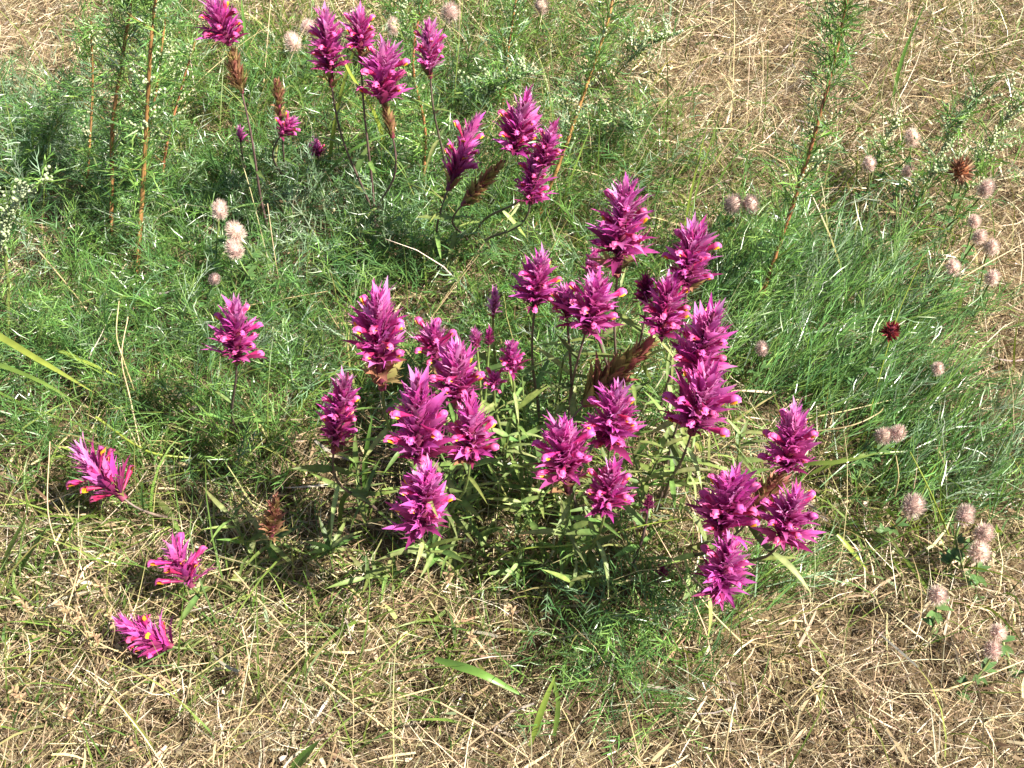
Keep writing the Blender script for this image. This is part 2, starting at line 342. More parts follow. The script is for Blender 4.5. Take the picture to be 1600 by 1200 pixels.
def make_feather():
    S = Strands()
    x, y, px, py = scatter(150000, out=.08); n = len(x)
    f = gmask(px, py, FEATHER) * (1 - .6 * gmask(px, py, SHADE_THIN)) * (1 - .85 * gmask(px, py, [(1570, 600, 130, 110, 1), (1560, 420, 130, 100, 1), (1330, 120, 330, 150, 1), (70, 80, 120, 75, 1)])); k = rng.random(n) < np.minimum(f * 1.15, 1) ** 1.5 * (.68 + .32 * np.sin(31 * x + 4 * np.sin(17 * y)) * np.sin(27 * y + 3 * np.sin(19 * x))); x, y, px, py = x[k], y[k], px[k], py[k]; n = len(x)
    right = (px > 1080) & (py > 380)
    blue = gmask(px, py, [(60, 230, 170, 130, 1), (480, 350, 150, 80, .9), (640, 330, 120, 60, .5), (950, 930, 60, 40, .8), (1500, 740, 140, 70, .7), (1280, 460, 120, 60, .5), (430, 560, 110, 60, .5)])
    col = palette(n, FEA, [4, 3, 3, 1.0, .5, 2], .2)
    colb = palette(n, FEA, [.5, 1, .3, 4, 2.4, 2], .2); isb = rng.random(n) < blue; col[isb] = colb[isb]
    az = rng.uniform(0, 2 * np.pi, n); az[right] = rng.normal(.65, .5, right.sum())
    el = rng.normal(.75, .35, n).clip(.0, 1.45); el[right] = rng.normal(.55, .25, right.sum()).clip(.1, 1.2)
    ln = rng.uniform(.03, .07, n); z = hgt(x, y) + rng.uniform(.0, .05, n)
    wd = rng.uniform(.0008, .0014, n)
    sp_ = .75
    fronds(S, np.c_[x, y, z][~right], az[~right], el[~right], ln[~right], wd[~right], rng.normal(-.5, .5, (~right).sum()), col[~right], 11, .75, .36)
    fronds(S, np.c_[x, y, z][right], az[right], el[right], ln[right] * 1.25, wd[right], rng.normal(-.4, .3, right.sum()), col[right], 9, .35, .5)
    tag(link('feathery_wormwood_carpet', S.mesh('feathery_wormwood_carpet', M['feather'])), 'carpet of green thread-leaved feathery wormwood foliage between the flowers', 'wormwood', None, 'stuff')
make_feather()

# ------------------------------------------------------------------ cow-wheat pieces
def bract_mesh(name, mat, cbase, ctip, seed, broad=.17, teeth=3):
    r = random.Random(seed); V = []; F = []; C = []
    st = [0, .18, .4, .62, .82, 1.0]; hw = [.35, .85, 1.0, .72, .38, .03]
    def zc(t): return .16 * math.sin(t * 2.2) - .02          # arching blade
    for t, w in zip(st, hw):
        w *= broad * r.uniform(.9, 1.1); z = zc(t)
        c = [cbase[i] * (1 - t) + ctip[i] * t for i in range(3)]
        for y, dz in ((-w, .35 * w), (0, 0), (w, .35 * w)):
            V.append((t, y, z + dz)); C.append(c)
    for i in range(len(st) - 1):
        for k in range(2):
            a = i * 3 + k; F.append((a, a + 1, a + 4, a + 3))
    for s in (-1, 1):                                       # long fringe teeth
        for q in range(teeth):
            t = .12 + .5 * q / max(1, teeth - 1) + r.uniform(-.04, .04); w = broad * np.interp(t, st, hw)
            ln = r.uniform(.28, .46) * (1.1 - .5 * t); a = r.uniform(.45, .8); b = len(V); z = zc(t) + .35 * w
            tc = [cbase[i] * .35 + ctip[i] * .65 for i in range(3)]
            V += [(t - .035, s * w * .93, z), (t + .035, s * w * .93, z), (t + ln * .55 * math.cos(a) + .02, s * (w + ln * .55 * math.sin(a)), z + .05),
                  (t + ln * math.cos(a), s * (w + ln * math.sin(a)), z + r.uniform(.02, .14))]
            C += [tc] * 4; F.append((b, b + 1, b + 3, b + 2))
    return np_mesh(name, np.array(V), np.array(F), mat, np.array(C))
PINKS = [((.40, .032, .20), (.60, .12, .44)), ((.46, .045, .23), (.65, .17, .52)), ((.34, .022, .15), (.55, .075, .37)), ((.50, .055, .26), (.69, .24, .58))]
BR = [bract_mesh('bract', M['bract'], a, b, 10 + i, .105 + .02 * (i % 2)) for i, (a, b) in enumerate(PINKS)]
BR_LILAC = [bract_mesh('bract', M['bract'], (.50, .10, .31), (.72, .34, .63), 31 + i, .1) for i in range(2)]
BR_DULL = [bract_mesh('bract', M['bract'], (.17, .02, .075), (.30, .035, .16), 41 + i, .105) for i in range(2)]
FADES = [((.24, .20, .07), (.36, .20, .11)), ((.28, .17, .08), (.38, .15, .12)), ((.20, .19, .06), (.32, .25, .09)), ((.26, .13, .07), (.33, .11, .09))]
BR_FADE = [bract_mesh('bract', M['bract_faded'], a, b, 60 + i, .115) for i, (a, b) in enumerate(FADES)]

def floret_mesh(name, seed, yellow=True):
    """curved corolla tube widening to a hooded upper lip and a yellow-tipped lower lip; length 1 along +X"""
    r = random.Random(seed); n = 7
    path = [(0, 0), (.25, .03), (.5, .09), (.7, .14), (.86, .16)]; rad = [.035, .045, .06, .1, .125]
    V = []; F = []; mi = []
    for (x, z), q in zip(path, rad):
        for k in range(n):
            a = 2 * math.pi * k / n; V.append((x + .25 * q * math.cos(a) * 0, q * .85 * math.cos(a), z + q * math.sin(a)))
    for i in range(len(path) - 1):
        for k in range(n):
            F.append((i * n + k, i * n + (k + 1) % n, (i + 1) * n + (k + 1) % n, (i + 1) * n + k)); mi.append(0)
    b = len(V)                                              # hood
    for x, w, z in ((.80, .11, .22), (.93, .12, .29), (1.04, .09, .27), (1.10, .03, .19)):
        V += [(x, -w, z - .07), (x, 0, z + .03), (x, w, z - .07)]
    for i in range(3):
        for k in range(2): F.append((b + i * 3 + k, b + i * 3 + k + 1, b + i * 3 + k + 4, b + i * 3 + k + 3)); mi.append(1)
    b = len(V)                                              # lower lip: pink, then yellow swelling
    for x, w, z in ((.80, .10, .06), (.92, .14, .10), (1.03, .13, .13), (1.12, .06, .06)):
        V += [(x, -w, z), (x, 0, z + .05), (x, w, z)]
    for i in range(3):
        for k in range(2): F.append((b + i * 3 + k, b + i * 3 + k + 1, b + i * 3 + k + 4, b + i * 3 + k + 3)); mi.append(2 if (yellow and i < 2) else 1)
    return np_mesh(name, np.array(V), np.array(F), [M['floret'], M['floret_light'], M['floret_yellow']], None, True, mi)
FLO = [floret_mesh('floret', 1, True), floret_mesh('floret', 2, False)]

def leaf_mesh(name, mat, seed, broad=.085, c0=(.16, .23, .06), c1=(.13, .21, .05), arch=.25):
    r = random.Random(seed); V = []; F = []; C = []
    st = [0, .1, .28, .5, .72, .9, 1]; hw = [.25, .75, 1, .9, .62, .26, .02]; sw = r.uniform(-.08, .08)
    for t, w in zip(st, hw):
        w *= broad; z = .12 * t - arch * t * t; y0 = sw * t * t
        c = [c0[i] * (1 - t) + c1[i] * t for i in range(3)]; mid = [min(1, q * 1.3) for q in c]
        V += [(t, y0 - w, z + .3 * w), (t, y0, z), (t, y0 + w, z + .3 * w)]; C += [c, mid, c]
    for i in range(len(st) - 1):
        for k in range(2): F.append((i * 3 + k, i * 3 + k + 1, i * 3 + k + 4, i * 3 + k + 3))
    return np_mesh(name, np.array(V), np.array(F), mat, np.array(C))
CWL = [leaf_mesh('leaf', M['cw_leaf'], 5, .068, (.15, .23, .06), (.13, .20, .05)), leaf_mesh('leaf', M['cw_leaf'], 6, .055, (.19, .27, .08), (.20, .26, .07), .4), leaf_mesh('leaf', M['cw_leaf'], 7, .08, (.10, .17, .05), (.14, .17, .05), .15),
       leaf_mesh('leaf', M['cw_leaf'], 8, .06, (.22, .28, .11), (.23, .25, .09), .55)]

def rachis_mesh(L, W):
    V, F = tube_arrays([(0, 0, 0), (0, 0, L * .4), (0, 0, L * .85)], [W * .07, W * .09, W * .02], 6)
    return np_mesh('flower_spike', V, F, M['rachis'])

def add_spike(plant, root, B, T, W, style, faded, rnd):
    """one flower spike: axis with bracts and florets as sub-parts. faded = length of the browned lower part (m)"""
    ax = (T - B); L = ax.length; ax.normalize()
    B0 = B - ax * faded
    Mx = Matrix.Translation(B0 - root) @ frame(ax, rnd.uniform(0, 6.28)).to_4x4()
    sp_o = link('flower_spike', rachis_mesh(L + faded, W), plant, Mx)
    tot = L + faded
    N = int(np.clip(58 * (L / W) / 1.35, 36, 80)); 
    if W < .017: N = int(N * .6)
    sets = {'pink': BR, 'lilac': BR_LILAC + BR[:1], 'dull': BR_DULL + BR[2:3], 'faded': BR_FADE}[style]
    fav = rnd.uniform(0, len(sets)); opn = rnd.uniform(.8, 1.15) * (.62 if style == 'faded' else 1); lop = rnd.uniform(0, 6.28)
    def put(mesh, z, az, th, s, name, tw=0, fat=1.0):
        # +X of the piece points outwards and up; its upper face (+Z) faces the axis
        d = Vector((math.sin(th) * math.cos(az), math.sin(th) * math.sin(az), math.cos(th)))
        zax = Vector((-math.cos(th) * math.cos(az), -math.cos(th) * math.sin(az), math.sin(th)))
        yax = zax.cross(d); m3 = Matrix((d, yax, zax)).transposed() @ Matrix.Rotation(tw, 3, 'X')
        m = Matrix.Translation((W * .05 * math.cos(az), W * .05 * math.sin(az), z)) @ m3.to_4x4() @ Matrix.Diagonal((s, s * fat, s, 1))
        link(name, mesh, sp_o, m)
    for i in range(N):
        t = i / (N - 1); az = i * 2.39996 + rnd.uniform(-.25, .25)
        th = R(50 * opn * (1 - t) ** .75 + 13 * opn + rnd.uniform(-11, 13)); s = min(W * .62, L * .46) * (1.0 - .2 * t) * rnd.uniform(.72, 1.22) * (1 + .12 * math.cos(az - lop))
        z = faded + L * (.0 + .66 * t)
        ms = sets[min(len(sets) - 1, int(abs(rnd.gauss(fav, .8))) % len(sets))]
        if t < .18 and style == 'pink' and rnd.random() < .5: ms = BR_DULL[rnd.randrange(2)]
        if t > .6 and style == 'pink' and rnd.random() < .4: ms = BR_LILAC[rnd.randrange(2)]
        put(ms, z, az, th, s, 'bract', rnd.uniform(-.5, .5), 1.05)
    nf = int(faded / (W * .05))
    for i in range(nf):
        t = (i + .5) / nf; az = i * 2.39996
        put(BR_FADE[rnd.randrange(4)], faded * t * .97, az, R(rnd.uniform(35, 70)), W * rnd.uniform(.42, .6), 'bract', rnd.uniform(-.5, .5), 1.25)
    if style != 'faded' and W > .017:
        nfl = int(np.clip(N * .24, 5, 12))
        for i in range(nfl):
            t = .04 + .5 * i / nfl; az = i * 2.39996 + 1.1
            put(FLO[0] if rnd.random() < .6 else FLO[1], faded + L * t, az, R(rnd.uniform(45, 78)), W * rnd.uniform(.38, .5), 'floret', rnd.uniform(-.5, .5), 1.1)
    return B0, ax

def plant_things(name, label, root, spikes, group, seed, leaves=5, stem='cw_stem', leafy=1.0):
    """spikes: (tip px, base px, width px, base height m, style, faded px, forward lean)"""
    rnd = random.Random(seed)
    root = Vector((root.x, root.y, float(hgt(root.x, root.y)) - .004))
    e = bpy.data.objects.new(name, None); COL.objects.link(e); e.location = root; e.empty_display_size = .02
    tag(e, label, 'flower', group)
    for si, (tip, base, w, zb, style, fd, fl) in enumerate(spikes):
        B = at(*base, zb); d = ray(*tip); col_z = None
        if style == 'column': col_z = fl; fl = 0; style = 'faded'
        if isinstance(fl, tuple): col_z = fl[0]; fl = 0
        nostem = fd == 'none'; fd = 0 if nostem else fd
        # point of the tip's sight line nearest to the upright through the base, then leaned to/from the viewer
        dh = Vector((d.x, d.y)); cb = Vector((B.x - CAM.x, B.y - CAM.y)); s = dh.dot(cb) / dh.dot(dh)
        T = CAM + d * s * (1 - fl)
        if col_z is not None: T = at(*tip, col_z)
        dist = (B - CAM).length; W = w * dist / FPX * 1.16
        if (T - B).length < W * .75: T = B + (T - B).normalized() * W * .75
        B0, ax = add_spike(e, root, B, T, W, style, fd * dist / FPX * 1.25, rnd)
        if nostem: continue
        h = B0.z - root.z
        k1 = Vector((rnd.uniform(-.01, .01), rnd.uniform(-.01, .01), max(.02, h * .45)))
        start = root + Vector((rnd.uniform(-.006, .006), rnd.uniform(-.006, .006), 0)) * si
        path = bez(start, start + k1, B0 - ax * max(.02, h * .4), B0 + ax * .003, 12)
        rr = [.0017 - .0007 * i / 12 for i in range(13)]
        V, F = tube_arrays([p - root for p in path], rr, 6)
        link('stem', np_mesh('stem', V, F, M[stem]), e)
        nl = leaves if h > .06 else max(2, leaves - 2)
        for j in range(nl):
            t = .2 + .78 * (j + .3) / nl; f = t * 12; i = min(int(f), 11); p = path[i].lerp(path[i + 1], f - i)
            tg = (path[i + 1] - path[i]).normalized(); ph = j * 1.5708 + rnd.uniform(-.4, .4)
            fr = frame(tg, 0)
            for sgn in (0, math.pi):
                if rnd.random() > leafy: continue
                th = R(rnd.uniform(48, 85)); az = ph + sgn
                dd = fr @ Vector((math.sin(th) * math.cos(az), math.sin(th) * math.sin(az), math.cos(th)))
                upv = Vector((0, 0, 1)); y = upv.cross(dd)
                if y.length < .05: y = Vector((1, 0, 0)).cross(dd)
                y.normalize(); zz = dd.cross(y); m3 = Matrix((dd, y, zz)).transposed() @ Matrix.Rotation(rnd.uniform(-.6, .6), 3, 'X')
                s = rnd.uniform(.022, .042) * (1.1 - .35 * abs(t - .55))
                if p.z + dd.z * s < .004: continue
                link('leaf', CWL[rnd.randrange(4)], e, Matrix.Translation(p - root) @ m3.to_4x4() @ Matrix.Diagonal((s, s * rnd.uniform(.85, 1.25), s, 1)))
    return e

HUB = at(815, 850, 0)
def hub(dx, dy): return HUB + Vector((dx, dy, 0))
def below(px, py, zb, dx=0.0, dy=0.0):
    p = at(px, py, zb); return Vector((p.x + dx, p.y + dy, 0))
GC = 'cow-wheat plants of the dense central clump'; GB = 'cow-wheat plants flowering behind the central clump'; GL = 'cow-wheat plants scattered to the side of the clump'
P = 'pink'
PLANTS = [
 # scattered / background
 ('tall magenta spike with yellow florets above a long browned stalk, beside reddish wormwood stems', below(372, 150, .20, .01, .0), [((325, -18), (358, 70), 56, .27, P, 'none', 0), ((359, 70), (378, 145), 42, .22, 'column', 0, .27)], GB, 3, 'cw_stem', .7),
 ('cluster of three crowded magenta spikes on one plant behind the feathery foliage', below(575, 190, .16, .0, -.01), [((503, -10), (516, 112), 50, .25, P, 20, 0), ((560, 10), (563, 78), 46, .27, P, 15, 0), ((603, 50), (597, 160), 66, .22, P, 'none', 0), ((600, 155), (614, 215), 46, .18, 'column', 0, .22)], GB, 4, 'cw_stem', .7),
 ('slim pale lilac pink spike beside a pale clover head, next to the crowded three', below(674, 125, .18, .01, 0), [((668, 22), (672, 110), 46, .22, 'lilac', 10, 0)], GB, 3, 'cw_stem', .7),
 ('brown withered spike with a small magenta tuft at its side', below(440, 215, .10, .0, .01), [((431, 122), (436, 165), 26, .15, 'faded', 20, 0), ((462, 180), (438, 212), 36, .12, P, 0, 0)], GB, 3, 'cw_stem', .7),
 ('tiny magenta bud in deep grass below the three crowded spikes', below(497, 245, .06), [((494, 215), (497, 245), 24, .06, P, 0, 0)], GB, 2, 'cw_stem', .7),
 ('tiny pink bud in the grass between browned stalks', below(376, 225, .07), [((374, 196), (376, 222), 18, .08, P, 0, 0)], GB, 2, 'cw_stem', .7),
 ('magenta spike leaning over with yellow florets along its side, beside a brown leaning stalk', below(690, 300, .12, -.01, -.01), [((752, 160), (706, 280), 52, .17, P, 15, (.24,))], GB, 3, 'cw_stem', .6),
 ('three magenta spikes together on a long brown leaning stalk amid wormwood stems', below(740, 310, .10, .0, .0), [((824, 143), (803, 240), 62, .22, P, 'none', 0), ((802, 238), (722, 320), 46, .15, 'column', 0, .22), ((869, 176), (847, 262), 42, .21, P, 0, 0), ((838, 220), (829, 318), 50, .16, P, 0, 0)], GB, 3, 'cw_stem', .6),
 # right half of the clump
 ('tallest magenta spike of the clump over a browned base, small lilac spike beside', hub(.10, .13), [((982, 264), (968, 398), 78, .27, P, 35, 0), ((930, 388), (925, 430), 32, .22, 'lilac', 0, 0)], GC, 6, 'cw_stem', .9),
 ('magenta spike on its own beside the tallest one, green grass stems behind its tip', hub(.13, .12), [((1086, 338), (1074, 444), 68, .26, P, 12, 0)], GC, 5, 'cw_stem', .9),
 ('magenta spike on a thin dark bare stem rising over green foliage', hub(.02, .10), [((848, 384), (836, 478), 58, .23, P, 6, 0)], GC, 4, 'cw_stem', .6),
 ('broad magenta spike with a smaller twin at its side, held over thin dark stems', hub(.05, .09), [((942, 425), (916, 515), 78, .22, P, 5, 0), ((882, 444), (886, 496), 44, .22, P, 0, 0)], GC, 4, 'cw_stem', .7),
 ('magenta spike above a thick dark brown withered column, with a dull purple side bud', hub(.05, .02), [((1052, 424), (1034, 522), 66, .22, P, 'none', 0), ((1036, 518), (912, 632), 84, .14, 'column', 0, .22), ((1010, 424), (1010, 472), 34, .23, 'dull', 0, 0)], GC, 5, 'cw_stem', .8),
 ('two large magenta spikes one above the other on the outer side of the clump', hub(.13, .03), [((1122, 468), (1084, 585), 78, .22, P, 6, 0), ((1112, 572), (1082, 672), 92, .19, P, 6, 0)], GC, 6, 'cw_stem', .95),
 ('neat conical magenta spike below the brown withered column', hub(.06, -.01), [((966, 588), (954, 692), 74, .19, P, 10, 0)], GC, 6, 'cw_stem_green', .95),
 ('open magenta spike with orange yellow florets and a splayed pink lip', hub(.03, -.02), [((878, 648), (886, 742), 86, .18, P, 35, 0)], GC, 6, 'cw_stem_green', .95),
 ('small squat magenta spike low over the clump leaves', hub(.06, -.03), [((958, 722), (946, 796), 66, .15, P, 4, 0)], GC, 6, 'cw_stem_green', .95),
 ('magenta spike on a thick olive brown fruiting stalk leaning out of the clump', hub(.16, -.01), [((1243, 628), (1230, 735), 76, .18, P, 'none', 0), ((1228, 730), (1168, 815), 74, .13, 'column', 0, .18)], GC, 5, 'cw_stem', .8),
 ('round bushy magenta spike with a smaller ragged one beneath it', hub(.13, -.04), [((1152, 728), (1128, 830), 92, .15, P, 8, 0), ((1145, 828), (1124, 922), 68, .11, P, 0, 0)], GC, 5, 'cw_stem', .85),
 ('magenta spike with wide pointed bracts at the outer edge of the clump, over dry straw', hub(.18, -.04), [((1250, 758), (1220, 842), 76, .14, P, 4, 0)], GC, 4, 'cw_stem', .8),
 ('tiny dull pink bud among dark stems at the foot of the clump', hub(.09, -.05), [((1014, 770), (1012, 796), 20, .11, 'dull', 0, 0), ((1036, 880), (1034, 902), 20, .05, 'dull', 0, 0)], GC, 3, 'cw_stem', .9),
 # left half of the clump
 ('upright magenta spike with curled pink florets over an olive fruiting base', hub(-.10, .06), [((588, 438), (595, 565), 82, .24, P, 50, 0)], GC, 5, 'cw_stem_green', .9),
 ('half hidden magenta spike crossed by a thin straw stalk', hub(-.06, .06), [((677, 498), (680, 560), 68, .21, P, 10, 0)], GC, 4, 'cw_stem', .9),
 ('bushy magenta spike with dark purple shaded florets in the heart of the clump', hub(-.04, .03), [((720, 536), (714, 628), 82, .22, P, 8, 0)], GC, 6, 'cw_stem_green', .95),
 ('largest bushiest magenta spike of the clump, with its smaller neighbour growing into it', hub(-.06, .0), [((652, 570), (655, 716), 92, .22, P, 6, 0), ((740, 624), (735, 716), 74, .19, P, 6, 0)], GC, 6, 'cw_stem_green', .95),
 ('low magenta spike with yellow throated florets hanging over deep shade', hub(-.05, -.03), [((672, 718), (660, 826), 78, .16, P, 4, 0)], GC, 6, 'cw_stem_green', .95),
 ('narrow deep magenta spike with one bright yellow floret at the shaded side of the clump', hub(-.12, .01), [((548, 558), (524, 690), 60, .19, P, 20, 0)], GC, 5, 'cw_stem', .9),
 ('little magenta bud spike above pale lance leaves, with a smaller one beside it', hub(.0, .04), [((797, 526), (801, 582), 38, .20, P, 6, 0), ((772, 578), (772, 608), 40, .18, P, 0, 0)], GC, 7, 'cw_stem_green', 1),
 ('closed pink bud on a short green stem against the feathery carpet', hub(-.02, .13), [((774, 444), (771, 490), 26, .20, 'lilac', 6, 0)], GC, 4, 'cw_stem_green', .8),
 ('pair of tiny red and purple buds behind the bushy spikes', hub(-.03, .07), [((742, 510), (745, 542), 24, .20, P, 0, 0), ((766, 508), (764, 540), 20, .20, 'dull', 0, 0)], GC, 4, 'cw_stem_green', .9),
 # loners
 ('solitary magenta spike with a yellow floret on a long bare grey stem', below(374, 690, .02, .0, .01), [((371, 455), (370, 562), 62, .15, P, 6, 0)], GL, 3, 'cw_stem', .7),
 ('magenta spike leaning outwards with white-throated yellow florets over mown grass', below(250, 805, .02, .02, .0), [((110, 690), (190, 775), 76, .065, P, 6, (.10,))], GL, 3, 'cw_stem', .7),
 ('small ragged magenta spike with pale florets and a few broad leaves, over straw', below(310, 925, .02, .015, .01), [((262, 838), (298, 912), 70, .06, P, 4, (.10,))], GL, 4, 'cw_stem_green', .9),
 ('magenta spike lying almost flat on dry straw', below(300, 1005, .02, .015, .02), [((180, 972), (268, 1010), 58, .035, P, 2, (.05,))], GL, 3, 'cw_stem_green', .8),
 ('withered greenish brown seed spike with no flowers in the grass', below(420, 850, .02, .0, .01), [((432, 764), (424, 838), 44, .08, 'faded', 4, 0)], GL, 4, 'cw_stem_green', .9),
]
for i, (lab, root, spk, grp, lv, stm, lf) in enumerate(PLANTS):
    plant_things('cow_wheat_plant', lab, root, spk, grp, 100 + i, lv, stm, lf)

# leafy shoots without flowers filling the clump
def leafy_shoot(label, x, y, h, seed, group):
    rnd = random.Random(seed); root = Vector((x, y, float(hgt(x, y)) - .004))
    e = bpy.data.objects.new('leafy_shoot', None); COL.objects.link(e); e.location = root; tag(e, label, 'leafy shoot', group)
    lean = Vector((rnd.uniform(-.04, .04), rnd.uniform(-.04, .04), h))
    path = bez(Vector(), Vector((0, 0, h * .4)), lean * .75, lean, 10)
    V, F = tube_arrays(path, [.0014 - .0007 * i / 10 for i in range(11)], 6); link('stem', np_mesh('stem', V, F, M['cw_stem_green']), e)
    n = 9
    for j in range(n):
        t = .15 + .85 * j / (n - 1); i = min(int(t * 10), 9); p = path[i].lerp(path[i + 1], t * 10 - i); ph = j * 1.5708 + rnd.uniform(-.5, .5)
        for sgn in (0, math.pi):
            th = R(rnd.uniform(35, 80)); az = ph + sgn; dd = Vector((math.sin(th) * math.cos(az), math.sin(th) * math.sin(az), math.cos(th)))
            y_ = Vector((0, 0, 1)).cross(dd).normalized(); zz = dd.cross(y_); m3 = Matrix((dd, y_, zz)).transposed() @ Matrix.Rotation(rnd.uniform(-.7, .7), 3, 'X')
            s = rnd.uniform(.02, .036)
            link('leaf', CWL[rnd.randrange(4)], e, Matrix.Translation(p) @ m3.to_4x4() @ Matrix.Diagonal((s, s * rnd.uniform(.9, 1.3), s, 1)))
for i, (px, py, z) in enumerate([(780, 680, .12), (830, 640, .13), (800, 760, .10), (760, 800, .08), (720, 850, .06), (860, 800, .08), (900, 840, .06), (1010, 700, .11), (1030, 760, .09), (950, 860, .05),
                                 (870, 560, .14), (960, 560, .14), (690, 660, .10), (1080, 730, .09), (620, 870, .04), (820, 870, .04), (740, 740, .10), (560, 760, .07), (500, 820, .05), (400, 870, .05), (1160, 720, .07), (880, 700, .11)]):
    q = at(px, py, z); leafy_shoot('flowerless leafy shoot with pale lance leaves inside the flowering clump', q.x, q.y, z + .02, 300 + i, 'leafy shoots in the clump')

# ------------------------------------------------------------------ wormwood stems
def wormwood(label, pts, seed, green=False, budded=True, rad=.0019, foliage=1.0, blue=0.0):
    """pts: (px,py,z) along the stem from the root up"""
    rnd = random.Random(seed); W = [at(*p) for p in pts]
    W[0].z = float(hgt(W[0].x, W[0].y)) - .004
    for q in range(1, len(W)): W[q] += Vector((rnd.uniform(-1, 1), rnd.uniform(-1, 1), 0)) * .006
    root = W[0].copy(); path = [p - root for p in smooth_path(W, 6)]; n = len(path)
    e = bpy.data.objects.new('wormwood_stem_plant', None); COL.objects.link(e); e.location = root
    tag(e, label, 'wormwood', 'upright wormwood stems')
    V, F = tube_arrays(path, [rad * 1.2 * (1 - .5 * i / (n - 1)) for i in range(n)], 6)
    link('stem', np_mesh('stem', V, F, M['worm_stem_green' if green else 'worm_stem']), e)
    seg = np.array([tuple(p) for p in path]); d = np.gradient(seg, axis=0); ln = np.linalg.norm(np.diff(seg, axis=0), axis=1).sum()
    S = Strands(); m = int(ln / .0026 * foliage); t = np.sort(rng.uniform(.12, 1, m)); f = t * (n - 1); i0 = np.minimum(f.astype(int), n - 2); u = (f - i0)[:, None]
    p = seg[i0] * (1 - u) + seg[i0 + 1] * u; az = np.arange(m) * 2.4 + rng.normal(0, .3, m)
    col = palette(m, FEA, [4, 3, 4, 1 + 5 * blue, .5 + 3 * blue, 1.5], .2) * 1.1
    fronds(S, p, az, rng.normal(.75, .3, m), rng.uniform(.022, .056, m) * (1.15 - .45 * t), rng.uniform(.001, .0016, m), rng.normal(-.3, .4, m), col, 6, .55, .5)
    nb_ = int(ln / .009 * foliage)                            # leafy side branchlets
    tb = rng.uniform(.15, .97, nb_); fb = tb * (n - 1); ib = np.minimum(fb.astype(int), n - 2); ub = (fb - ib)[:, None]; pb = seg[ib] * (1 - ub) + seg[ib + 1] * ub
    bl = rng.uniform(.02, .06, nb_) * (1.25 - .6 * tb); bc = palette(nb_, [(.17, .17, .06), (.25, .16, .06)], [2, 1])
    bp, bd = S.add(pb, rng.uniform(0, 6.28, nb_), rng.normal(.85, .2, nb_), bl, np.full(nb_, .0012), rng.normal(.25, .2, nb_), bc, 4, taper=.4)
    for q in np.linspace(.5, 4, 8):
        iq = min(int(q), 3); pq = bp[iq] * (1 - (q - iq)) + bp[iq + 1] * (q - iq)
        fronds(S, pq, rng.uniform(0, 6.28, nb_), rng.normal(.7, .35, nb_), rng.uniform(.012, .026, nb_), rng.uniform(.0009, .0014, nb_), rng.normal(-.2, .4, nb_), palette(nb_, FEA, [4, 1.5, 6, 1 + 5 * blue, 1 + 3 * blue, .6], .2) * 1.25, 4, .5, .6)
    tag(link('foliage', S.mesh('foliage', M['feather']), e), kind='stuff')
    if budded:                                               # short side branches carrying bead-like buds
        BV = []; BF = []; nb = 0; base = ico()
        for j in range(int(ln / (.007 if green else .014))):
            tt = rnd.uniform(.4, 1.0); i = min(int(tt * (n - 1)), n - 2); q = path[i]; a = rnd.uniform(0, 6.28); el = rnd.uniform(.5, 1.1); bl = rnd.uniform(.012, .035) * (1.3 - .6 * tt)
            dd = Vector((math.cos(a) * math.cos(el), math.sin(a) * math.cos(el), math.sin(el))); c2 = []
            for k in range(rnd.randint(3, 7)):
                c = q + dd * (bl * (k + 1) / 5) + Vector((rnd.uniform(-1, 1), rnd.uniform(-1, 1), rnd.uniform(-1, 1))) * .0012; r = rnd.uniform(.0011, .0019) * (1.2 if green else 1)
                BV.append(base[0] * r + np.array(c)); BF.append(base[1] + nb); nb += len(base[0])
        if green:                                            # bead-like buds packed along the stem top
            for k in range(int(ln * 900)):
                tt = rnd.uniform(.45, 1.0); i = min(int(tt * (n - 1)), n - 2); a = rnd.uniform(0, 6.28); q = path[i].lerp(path[i + 1], rnd.random()); rr_ = rnd.uniform(.001, .0042) * (1.25 - .5 * tt); r = rnd.uniform(.0009, .0016)
                BV.append(base[0] * r + np.array(q + Vector((math.cos(a) * rr_, math.sin(a) * rr_, rnd.uniform(-.002, .003))))); BF.append(base[1] + nb); nb += len(base[0])
        link('flower_buds', np_mesh('flower_buds', np.concatenate(BV), np.concatenate(BF), M['bud']), e)['kind'] = 'stuff'
    return e
_ico = None
def ico():
    global _ico
    if _ico is None:
        V = []; F = []; n = 6; rings = [(-1, .0), (-.6, .75), (0.1, 1.0), (.7, .7), (1.15, .0)]
        for z, r in rings:
            for k in range(n): V.append((max(r, .02) * math.cos(6.2832 * k / n), max(r, .02) * math.sin(6.2832 * k / n), z))
        for i in range(len(rings) - 1):
            for k in range(n): F.append((i * n + k, i * n + (k + 1) % n, (i + 1) * n + (k + 1) % n, (i + 1) * n + k))
        _ico = (np.array(V), np.array(F))
    return _ico
